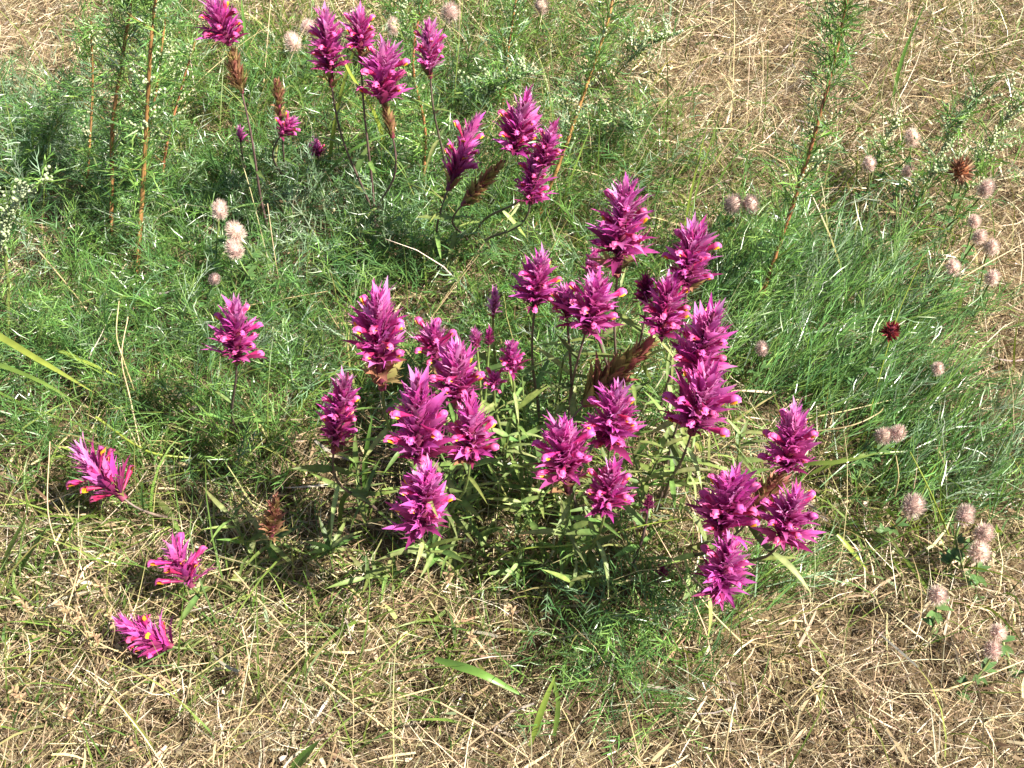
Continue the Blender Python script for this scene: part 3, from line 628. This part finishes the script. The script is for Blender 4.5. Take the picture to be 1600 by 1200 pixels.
WW = [
 ('reddish wormwood stem beside the sandy bare patch, densely leafed', [(166, 395, 0), (168, 300, .07), (176, 190, .16), (190, 70, .25), (205, -30, .32)], False, True, .0025, .6),
 ('thicker reddish wormwood stem running up among feathery leaves', [(208, 440, 0), (218, 330, .08), (232, 200, .18), (240, 60, .28), (244, -40, .34)], False, True, .0025, .6),
 ('slim reddish wormwood stem at the edge of the sandy patch', [(130, 330, 0), (140, 240, .07), (146, 140, .14), (140, 30, .22)], False, True, .0016, .45),
 ('leaning reddish wormwood stem towards the brown withered stalk', [(250, 330, 0), (262, 250, .05), (285, 150, .12), (300, 60, .18)], False, True, .0016, .5),
 ('green budded wormwood stem near the tall browned magenta spike', [(290, 260, 0), (272, 180, .06), (262, 100, .12), (255, 0, .19)], True, True, .0014, .5),
 ('short reddish wormwood stem close to two taller ones', [(214, 330, .0), (228, 260, .05), (246, 150, .13), (262, 20, .22)], False, True, .002, .6),
 ('wormwood stem with pale buds and a bead-like tip at the foliage edge', [(6, 540, 0), (8, 450, .07), (10, 370, .14), (28, 318, .18), (78, 280, .21)], True, True, .0019, .3),
 ('reddish wormwood stem rising between the withered magenta spikes', [(664, 352, 0), (662, 290, .05), (657, 200, .12), (650, 100, .20), (655, -20, .28)], False, True, .0019, .9),
 ('orange brown wormwood stem leaning past the leaning magenta spikes', [(828, 385, 0), (850, 315, .05), (878, 240, .11), (915, 140, .18), (945, 40, .25), (956, -30, .29)], False, True, .0024, .7),
 ('thin wormwood stem behind the leaning magenta spikes', [(778, 190, .0), (786, 140, .05), (798, 80, .10), (812, 0, .16)], False, True, .0017, .9),
 ('tall lone wormwood stem with silvery buds standing over dry straw', [(1170, 520, 0), (1195, 440, .06), (1230, 330, .14), (1268, 200, .23), (1300, 90, .30), (1325, -20, .37)], False, True, .0022, .75),
 ('greenish wormwood stem with pale buds over the dry meadow', [(1395, 400, 0), (1430, 330, .05), (1480, 240, .11), (1535, 140, .18)], True, True, .0014, .55),
 ('slender greenish wormwood stem behind pale clover heads', [(1480, 390, 0), (1510, 310, .05), (1555, 220, .11), (1592, 140, .16)], True, True, .0014, .55),
 ('small green wormwood stem beside the rusty seed head', [(1350, 310, 0), (1375, 250, .04), (1405, 180, .09)], True, True, .0012, .5),
 ('dark bluish green wormwood tuft beside sandy ground', [(20, 330, 0), (45, 280, .04), (90, 200, .09), (120, 140, .13)], True, False, .0014, 1.5, .9),
 ('dark bluish wormwood shoot in the shady foliage', [(40, 300, 0), (50, 240, .04), (52, 160, .1)], True, False, .0014, 1.4, .9),
 ('silvery wormwood spray with a white bead-like tip across the meadow', [(700, 200, .0), (735, 172, .05), (775, 140, .09), (828, 112, .12)], True, True, .0012, .5, .6),
 ('thin silvery wormwood spray over straw beside the leaning spikes', [(905, 260, .0), (940, 215, .05), (975, 200, .07), (1005, 195, .08)], True, True, .0012, .4, .6),
 ('budding wormwood branch arching over the dry straw', [(930, 160, .0), (965, 110, .05), (1010, 70, .09), (1060, 55, .11)], True, True, .0012, .5, .6),
 ('green wormwood stem among pale clover heads at the top of the meadow', [(620, 130, .0), (625, 80, .05), (632, 20, .10), (640, -40, .15)], True, True, .0014, .7),
]
for i, w in enumerate(WW): wormwood(w[0], w[1], 500 + i, *w[2:])

# ------------------------------------------------------------------ hare's-foot clover heads
def clover(label, px, py, wpx, z, seed, tone=0, name='hares_foot_clover', head='fuzz', group='fuzzy hare-foot clover heads', tilt=.5):
    rnd = random.Random(seed); c = at(px, py, z); root = Vector((c.x + rnd.uniform(-.03, .03), c.y + rnd.uniform(-.025, .025), 0)); root.z = float(hgt(root.x, root.y)) - .003
    e = bpy.data.objects.new(name, None); COL.objects.link(e); e.location = root; tag(e, label, 'clover', group)
    r = wpx * (c - CAM).length / FPX / 2; ax = Vector((rnd.uniform(-tilt, tilt), rnd.uniform(-tilt, tilt), 1)).normalized()
    b0 = c - ax * r * 1.1 - root
    path = bez(Vector(), Vector((0, 0, z * .5)), b0 - ax * z * .35, b0, 8); V, F = tube_arrays(path, [.0010] * 9, 5); link('stem', np_mesh('stem', V, F, M['cw_stem_green']), e)
    bV, bF = ico(); mx = Matrix.Translation(c - root) @ frame(ax).to_4x4()
    core = {'fuzz': 'fuzz_core', 'red': 'red_head', 'rust': 'rust_head'}[head]
    hd = link('flower_head', np_mesh('flower_head', bV * np.array([r * .66, r * .66, r * .85]), bF, M[core]), e, mx)
    n = 900 if head == 'fuzz' else 150; S = Strands(); v = rng.normal(0, 1, (n, 3)); v /= np.linalg.norm(v, axis=1)[:, None]; v[:, 2] *= 1.0
    Pp = v * np.array([r * .5, r * .5, r * .75]); az = np.arctan2(v[:, 1], v[:, 0]); el = np.arcsin(v[:, 2].clip(-1, 1)) * .8 + .35
    if head == 'fuzz':
        pal = palette(n, [(.74, .58, .52), (.68, .48, .44), (.80, .70, .62), (.55, .40, .34)] if tone == 0 else [(.40, .30, .28), (.30, .22, .22), (.52, .42, .38), (.35, .25, .2)], [3, 2, 2, 1])
        S.add(Pp, az, el, np.full(n, r * .5) * rng.uniform(.5, 1.2, n), np.full(n, .00042), rng.normal(.2, .3, n), pal, 2)
        link('fuzz', S.mesh('fuzz', M['fuzz']), hd)['kind'] = 'stuff'
    else:
        base = {'red': [(.20, .02, .035), (.12, .012, .022), (.30, .06, .07)], 'rust': [(.34, .17, .10), (.24, .12, .08), (.55, .38, .26)]}[head]
        S.add(Pp, az, el, np.full(n, r * .7) * rng.uniform(.7, 1.2, n), np.full(n, r * .22), rng.normal(.2, .3, n), palette(n, base, [2, 2, 1]), 2)
        link('petals', S.mesh('petals', M['fuzz']), hd)['kind'] = 'stuff'
    for j in range(4):                                       # three-fingered leaves on the stem
        i = 1 + j * 2 - (j > 2); p = path[min(i, 7)]
        for k in (-1, 0, 1):
            a = j * 2.2 + k * .6 + rnd.uniform(-.2, .2); s = rnd.uniform(.009, .015); d = Vector((math.cos(a), math.sin(a), .35)).normalized(); y = Vector((0, 0, 1)).cross(d).normalized(); zz = d.cross(y)
            link('leaflet', CLF, e, Matrix.Translation(p) @ Matrix((d, y, zz)).transposed().to_4x4() @ Matrix.Diagonal((s, s * 1.9, s, 1)))
CLF = leaf_mesh('leaflet', M['clover_leaf'], 9, .11, (.1, .19, .06), (.1, .19, .06), .2)
G1 = 'pale pink fuzzy clover head among pale clumps over dry meadow grass'
HEADS = [
 ('pale fuzzy clover head, topmost of a stack beside the wormwood stems', 343, 328, 30, .11, 0), ('brightest whitish pink fuzzy clover head in the feathery carpet', 368, 362, 34, .10, 0),
 ('whitish pink fuzzy clover head under the brightest one', 366, 390, 32, .09, 0), ('small brownish clover head above the solitary stemmed spike', 335, 436, 20, .08, 1),
 ('grey purple fuzzy clover head touching a paler twin', 1145, 319, 34, .10, 1), ('grey pink fuzzy clover head beside a darker twin', 1172, 320, 32, .10, 1),
 ('pale clover head over fine straw near the tall lone wormwood stem', 1358, 256, 24, .10, 0), ('single pale clover head in dry straw apart from the other heads', 1425, 215, 26, .09, 0), ('pale clover head beside the rusty withered flower', 1540, 295, 28, .09, 0), ('one of three pale clover heads crowded together in dry grass', 1522, 346, 22, .09, 0), ('one of three pale clover heads crowded together in dry grass', 1530, 370, 24, .08, 0), ('one of three pale clover heads crowded together in dry grass', 1549, 386, 26, .08, 0),
 ('pale clover head between the crowded three and the dark red flower', 1490, 418, 26, .09, 0), ('pale clover head standing alone beside the crowded three', 1550, 434, 24, .08, 0), ('small pale clover head beside the dark red flower', 1465, 576, 22, .07, 0), ('small pale clover head between rusty flower and tall lone wormwood', 1418, 268, 20, .08, 0), ('small grey clover head on the glossy fine grass', 1190, 545, 24, .07, 1),
 ('pale pink fuzzy clover head of a touching pair over the glossy grass', 1381, 681, 30, .08, 0), ('pale pink fuzzy clover head of a touching pair over the glossy grass', 1402, 677, 28, .085, 0),
 ('large beige fuzzy clover head near a long straw stem', 1427, 790, 40, .08, 0), ('pink fuzzy clover head at the top of a vertical string of heads', 1508, 805, 32, .08, 0), ('pink fuzzy clover head in the middle of a vertical string', 1537, 833, 32, .07, 0),
 ('pinkish fuzzy clover head lowest of the vertical string', 1530, 862, 36, .06, 0), ('single pale pink clover head on straw below the string of heads', 1465, 930, 34, .06, 0),
 ('pale pink clover head of a pair standing on bare straw', 1560, 988, 28, .06, 0), ('lower beige clover head of a pair on bare straw', 1551, 1015, 28, .05, 0),
 ('beige clover head beside the slim lilac spike', 703, 20, 34, .12, 0), ('beige clover head between the crowded magenta spikes', 615, 42, 26, .13, 0), ('greyish clover head at the far top of the meadow', 845, 10, 26, .08, 1),
 ('pale clover head in straw beside the tall crowded spike', 458, 66, 30, .08, 0), ('small pale clover head behind the brown stalk', 480, 42, 24, .08, 0),
]
for i, (lab, px, py, w, z, tone) in enumerate(HEADS): clover(lab, px, py, w, z, 700 + i, tone)
clover('dark red round flower head on a thin green stalk over glossy grass', 1392, 517, 27, .12, 801, 0, 'dark_red_flower', 'red', 'round seed and flower heads', .2)
clover('rusty brown round withered flower head over the dry meadow', 1502, 266, 34, .12, 802, 0, 'withered_flower', 'rust', 'round seed and flower heads', .2)

# ------------------------------------------------------------------ single stalks and blades one can pick out
def rooted(pts):
    W = [at(*p) for p in pts]
    if min(p[2] for p in pts) > .045:                        # nothing hangs in the air: carry the foot down into the turf
        d = W[0] - W[1]; d.z = 0; W.insert(0, Vector((W[0].x + d.x * .5, W[0].y + d.y * .5, float(hgt(W[0].x, W[0].y)))))
    return W
def stalk(label, pts, wmm=1.2, mat='straw_obj', name='straw_stalk', group='loose straw stalks', cat='straw'):
    W = rooted(pts); o0 = W[0].copy(); path = [p - o0 for p in smooth_path(W, 5)] if len(W) > 2 else [W[0].lerp(W[1], k / 6) - o0 for k in range(7)]
    n = len(path); V, F = tube_arrays(path, [wmm / 2000 * (1 - .4 * i / (n - 1)) for i in range(n)], 6)
    o = link(name, np_mesh(name, V, F, M[mat])); o.location = o0; tag(o, label, cat, group)
def blade(label, pts, wmm=5, mat='blade', group='broad grass blades'):
    W = rooted(pts); o0 = W[0].copy(); path = [p - o0 for p in smooth_path(W, 5)]; n = len(path); V = []; F = []
    for i, p in enumerate(path):
        d = (path[min(i + 1, n - 1)] - path[max(i - 1, 0)]).normalized(); s = d.cross(Vector((0, -.45, 1))).normalized(); u = s.cross(d); t = i / (n - 1)
        h = wmm / 2000 * min(1, .55 + t * 1.5) * (1 - t ** 3) + .0001
        for y, z in ((-h, .35 * h), (0, 0), (h, .35 * h)): V.append(p + s * y + u * z)
        for y, z in ((-h, .35 * h), (0, 0), (h, .35 * h)): V.append(p + s * y * .96 + u * (z - .00025))
    for i in range(n - 1):
        for k in range(2):
            a = i * 6 + k; F.append((a, a + 1, a + 7, a + 6)); F.append((a + 3, a + 9, a + 10, a + 4))
    o = link('meadow_grass', np_mesh('meadow_grass', np.array(V), np.array(F), M[mat])); o.location = o0; tag(o, label, 'grass blade', group)
stalk('straight pale straw lying diagonally over the feathery carpet', [(290, 500, .03), (400, 475, .05), (512, 455, .06)], 1.6)
stalk('long pale straw lying across the front thatch', [(318, 1196, .02), (400, 1105, .03), (480, 1018, .05)], 1.8)
stalk('greenish straw running from a ragged magenta spike towards the front thatch', [(365, 892, .06), (420, 955, .05), (490, 1030, .03)], 1.8)
stalk('straw lying over thatch in line with the greenish straw', [(495, 1055, .03), (560, 1105, .03), (632, 1160, .02)], 2.2)
stalk('thin straw lying beside the broad fallen green blade', [(688, 1098, .03), (770, 1145, .03), (842, 1196, .02)], 1.6)
stalk('thin straw stalk leaning against a half hidden magenta spike', [(600, 600, .01), (690, 475, .06), (748, 398, .1)], 1.3)
stalk('thin straw arching above the closed pink bud', [(690, 472, .05), (780, 350, .11), (860, 268, .14)], 1.0)
stalk('thin brown stalk descending from the withered spike', [(360, 200, .14), (392, 300, .09), (432, 462, .02)], 1.2)
stalk('thin straw crossing above the solitary spike', [(418, 318, .1), (428, 390, .07), (440, 465, .03)], 1.0)
stalk('dark thin twig leaning over the dry straw', [(985, 320, .03), (1060, 245, .08), (1210, 120, .14)], 1.5, 'twig', 'dark_twig', 'dark twigs', 'twig')
stalk('dark bare twig below the tall lone wormwood', [(1190, 260, .03), (1230, 215, .06), (1258, 170, .08)], 1.0, 'twig', 'dark_twig', 'dark twigs', 'twig')
stalk('pale green jointed grass stem lying across short grass', [(150, 652, .07), (228, 704, .06), (300, 716, .045)], 2.8, 'blade_yellow', 'green_stalk', 'jointed green grass stalks', 'grass stalk')
stalk('broken straw with forked top standing in the feathery carpet', [(238, 790, .0), (205, 630, .06), (190, 560, .09), (200, 495, .11)], 1.8)
stalk('fork of the broken straw beside reddish wormwood', [(192, 560, .09), (182, 520, .1), (186, 470, .12)], 1.8)
stalk('straw pair crossing at the wormwood edge', [(60, 392, .06), (105, 445, .05), (140, 490, .03)], 1.8)
stalk('grey straw crossing another at the wormwood edge', [(70, 500, .04), (110, 480, .06), (146, 466, .07)], 1.5)
stalk('pale bent straw beside the outermost leaning magenta spike', [(1255, 655, .04), (1330, 640, .045), (1420, 618, .04)], 1.4)
stalk('arched pale straw under the pale bent one', [(1268, 675, .035), (1330, 665, .05), (1372, 646, .05), (1382, 634, .03)], 1.6)
stalk('greenish straw stem bending down beside the large beige clover head', [(1482, 835, .02), (1452, 765, .08), (1422, 706, .11)], 2.0, 'blade_yellow', 'green_stalk', 'jointed green grass stalks', 'grass stalk')
stalk('upright pale straw under the arching green blades', [(1398, 775, .04), (1404, 745, .07), (1400, 712, .09)], 1.5)
stalk('short straw leaning on the dry thatch below the clump', [(1238, 1106, .02), (1262, 1078, .03), (1292, 1046, .04)], 1.5)
stalk('long pale straw lying over the bare dry corner', [(1455, 1086, .02), (1530, 1060, .03), (1605, 1030, .03)], 2.0)
stalk('straw with greenish tip below the ragged magenta spike', [(1160, 1005, .03), (1120, 965, .05), (1085, 922, .07)], 1.8)
stalk('thin green stem reaching out of the clump foot', [(790, 865, .06), (900, 850, .08), (1000, 822, .09), (1075, 808, .1)], 1.5, 'blade_yellow', 'green_stalk', 'jointed green grass stalks', 'grass stalk')
stalk('pale green stalk leaning out over the glossy grass', [(1360, 640, .04), (1400, 500, .11), (1442, 400, .16)], 1.3, 'blade_yellow', 'green_stalk', 'jointed green grass stalks', 'grass stalk')
stalk('dark thin stalk among the glossy grass', [(1292, 700, .02), (1330, 620, .05), (1370, 560, .07)], 1.0, 'twig', 'dark_twig', 'dark twigs', 'twig')
stalk('thin straw lying above the sandy corner', [(300, 140, .05), (370, 75, .08), (420, 40, .1)], 1.2)
stalk('white straw standing by the withered stalk', [(412, 130, .03), (418, 60, .07), (424, -10, .11)], 1.6)
for i, p in enumerate([[(1040, 110, .02), (1090, 95, .03), (1130, 82, .03)], [(1130, 92, .03), (1190, 88, .03), (1260, 92, .03)], [(1130, 80, .03), (1165, 70, .04), (1185, 60, .04)], [(1120, 215, .02), (1160, 225, .03), (1200, 245, .02)],
                       [(1370, 90, .02), (1410, 45, .05), (1425, 15, .07)], [(1450, 470, .02), (1510, 430, .05), (1600, 380, .06)], [(930, 380, .05), (1000, 340, .07), (1060, 350, .05)], [(170, 1100, .03), (250, 1050, .04), (330, 1035, .03)],
                       [(590, 1100, .02), (640, 1085, .03), (700, 1070, .03)], [(1190, 900, .02), (1230, 890, .03), (1290, 905, .02)], [(1130, 1190, .01), (1140, 1130, .04), (1150, 1090, .06)], [(1000, 1190, .01), (985, 1130, .04), (975, 1090, .06)],
                       [(910, 1195, .01), (890, 1130, .03), (860, 1080, .06)], [(90, 1000, .02), (120, 900, .06), (128, 840, .09)], [(100, 880, .06), (75, 800, .09), (78, 690, .12)], [(300, 1060, .04), (380, 1010, .05), (430, 1008, .04)]]):
    stalk('thin weathered straw lying on the dry thatch', p, [1.2, 1.5, 1.8][i % 3], group='weathered straws on the thatch')
blade('broad yellow green grass blade lit by sun, beside the feathery carpet', [(-30, 515, .08), (60, 562, .09), (148, 614, .07)], 7, 'blade_yellow')
blade('narrower green blade under the broad yellow green one', [(-30, 568, .07), (50, 590, .08), (132, 636, .06)], 5)
blade('thin green blade pointing at the forked straw', [(85, 548, .05), (140, 568, .06), (192, 592, .05)], 4, 'blade_yellow')
blade('broad upright green blade, outermost of three in shade', [(0, 905, .0), (15, 860, .05), (42, 806, .1)], 6)
blade('broad upright green blade, middle of three in shade', [(22, 908, .0), (45, 868, .05), (74, 822, .1)], 6)
blade('short green blade, innermost of three in shade', [(82, 890, .0), (92, 862, .04), (106, 838, .07)], 6)
blade('broad bright green blade fallen across the front thatch', [(680, 1030, .04), (750, 1052, .06), (822, 1090, .04)], 7)
blade('bent green blade tip standing over the front thatch', [(828, 1165, .02), (850, 1100, .06), (868, 1055, .08)], 5, 'blade_yellow')
blade('narrow green blade beside the bent one', [(866, 1150, .02), (872, 1100, .05), (862, 1050, .08)], 4)
blade('broad green blade rising out of the front thatch', [(450, 1215, .0), (472, 1185, .03), (500, 1156, .06)], 8)
blade('long arching green blade next to pale clover pair', [(1250, 748, .02), (1330, 715, .05), (1425, 704, .05)], 4)
blade('long green blade under the arching one', [(1245, 728, .05), (1310, 722, .07), (1380, 706, .08)], 5)
blade('tall bright green blade crossing the crowded magenta spikes', [(508, 300, .02), (530, 160, .14), (572, 20, .24)], 5, 'blade_yellow')
blade('green blade folded across the crowded magenta spikes', [(590, 190, .1), (550, 120, .18), (530, 80, .21)], 5, 'blade_yellow')
blade('green blade arching below the crowded magenta spikes', [(500, 290, .06), (550, 235, .12), (632, 200, .13)], 5)
blade('green blade at the sandy corner by the withered stalk', [(400, 150, .0), (385, 60, .08), (376, -10, .13)], 5)
blade('bright green blade standing behind the lone magenta spike', [(1066, 400, 0), (1076, 320, .06), (1106, 190, .15)], 3, 'blade_yellow')
blade('green blade pair behind the lone magenta spike', [(1072, 400, 0), (1088, 300, .08), (1126, 175, .16)], 2.4)
blade('green blade standing over the far dry meadow', [(1392, 170, .0), (1410, 90, .07), (1448, 0, .14)], 5)
blade('green blade pointing into thatch below the outer spikes', [(1308, 835, .06), (1330, 860, .05), (1356, 892, .03)], 4, 'blade_yellow')
blade('dark green blade under the low magenta spike', [(570, 740, .06), (575, 690, .1), (582, 650, .12)], 5)
blade('dark green blade lying in the deep shade', [(540, 775, .07), (590, 772, .08), (632, 765, .08)], 5)

# dry seed heads by the flat-lying spike
def seed_head(label, px, py, z, seed):
    rnd = random.Random(seed); c = at(px, py, z); root = Vector((c.x + rnd.uniform(-.02, .02), c.y + rnd.uniform(-.02, .02), 0)); root.z = float(hgt(root.x, root.y)) - .003
    e = bpy.data.objects.new('dry_seed_head', None); COL.objects.link(e); e.location = root; tag(e, label, 'seed head', 'dry grass seed heads')
    top = c - root; path = bez(Vector(), Vector((0, 0, z * .5)), top - Vector((0, 0, z * .3)), top, 8); V, F = tube_arrays(path, [.0006] * 9, 5); link('stem', np_mesh('stem', V, F, M['straw_obj']), e)
    bV, bF = ico(); sm = np_mesh('spikelet', bV * np.array([.0013, .0013, .0032]), bF, M['seed'])
    for k in range(10):
        d = Vector((rnd.uniform(-1, 1), rnd.uniform(-1, 1), rnd.uniform(.2, 1.4))).normalized()
        link('spikelet', sm, e, Matrix.Translation(top + Vector((0, 0, -.006 + .0022 * k)) + d * .003) @ frame(d).to_4x4())
for i, (px, py, z) in enumerate([(105, 958, .06), (128, 972, .06), (150, 1000, .05), (176, 972, .07), (40, 950, .06), (160, 925, .06), (380, 1065, .05), (385, 1045, .05), (30, 1090, .05), (108, 1120, .05), (210, 1170, .04), (560, 950, .06), (800, 960, .06), (735, 1005, .05), (700, 905, .06)]):
    seed_head('small brown dry grass seed head on a thin straw in the front thatch', px, py, z, 900 + i)
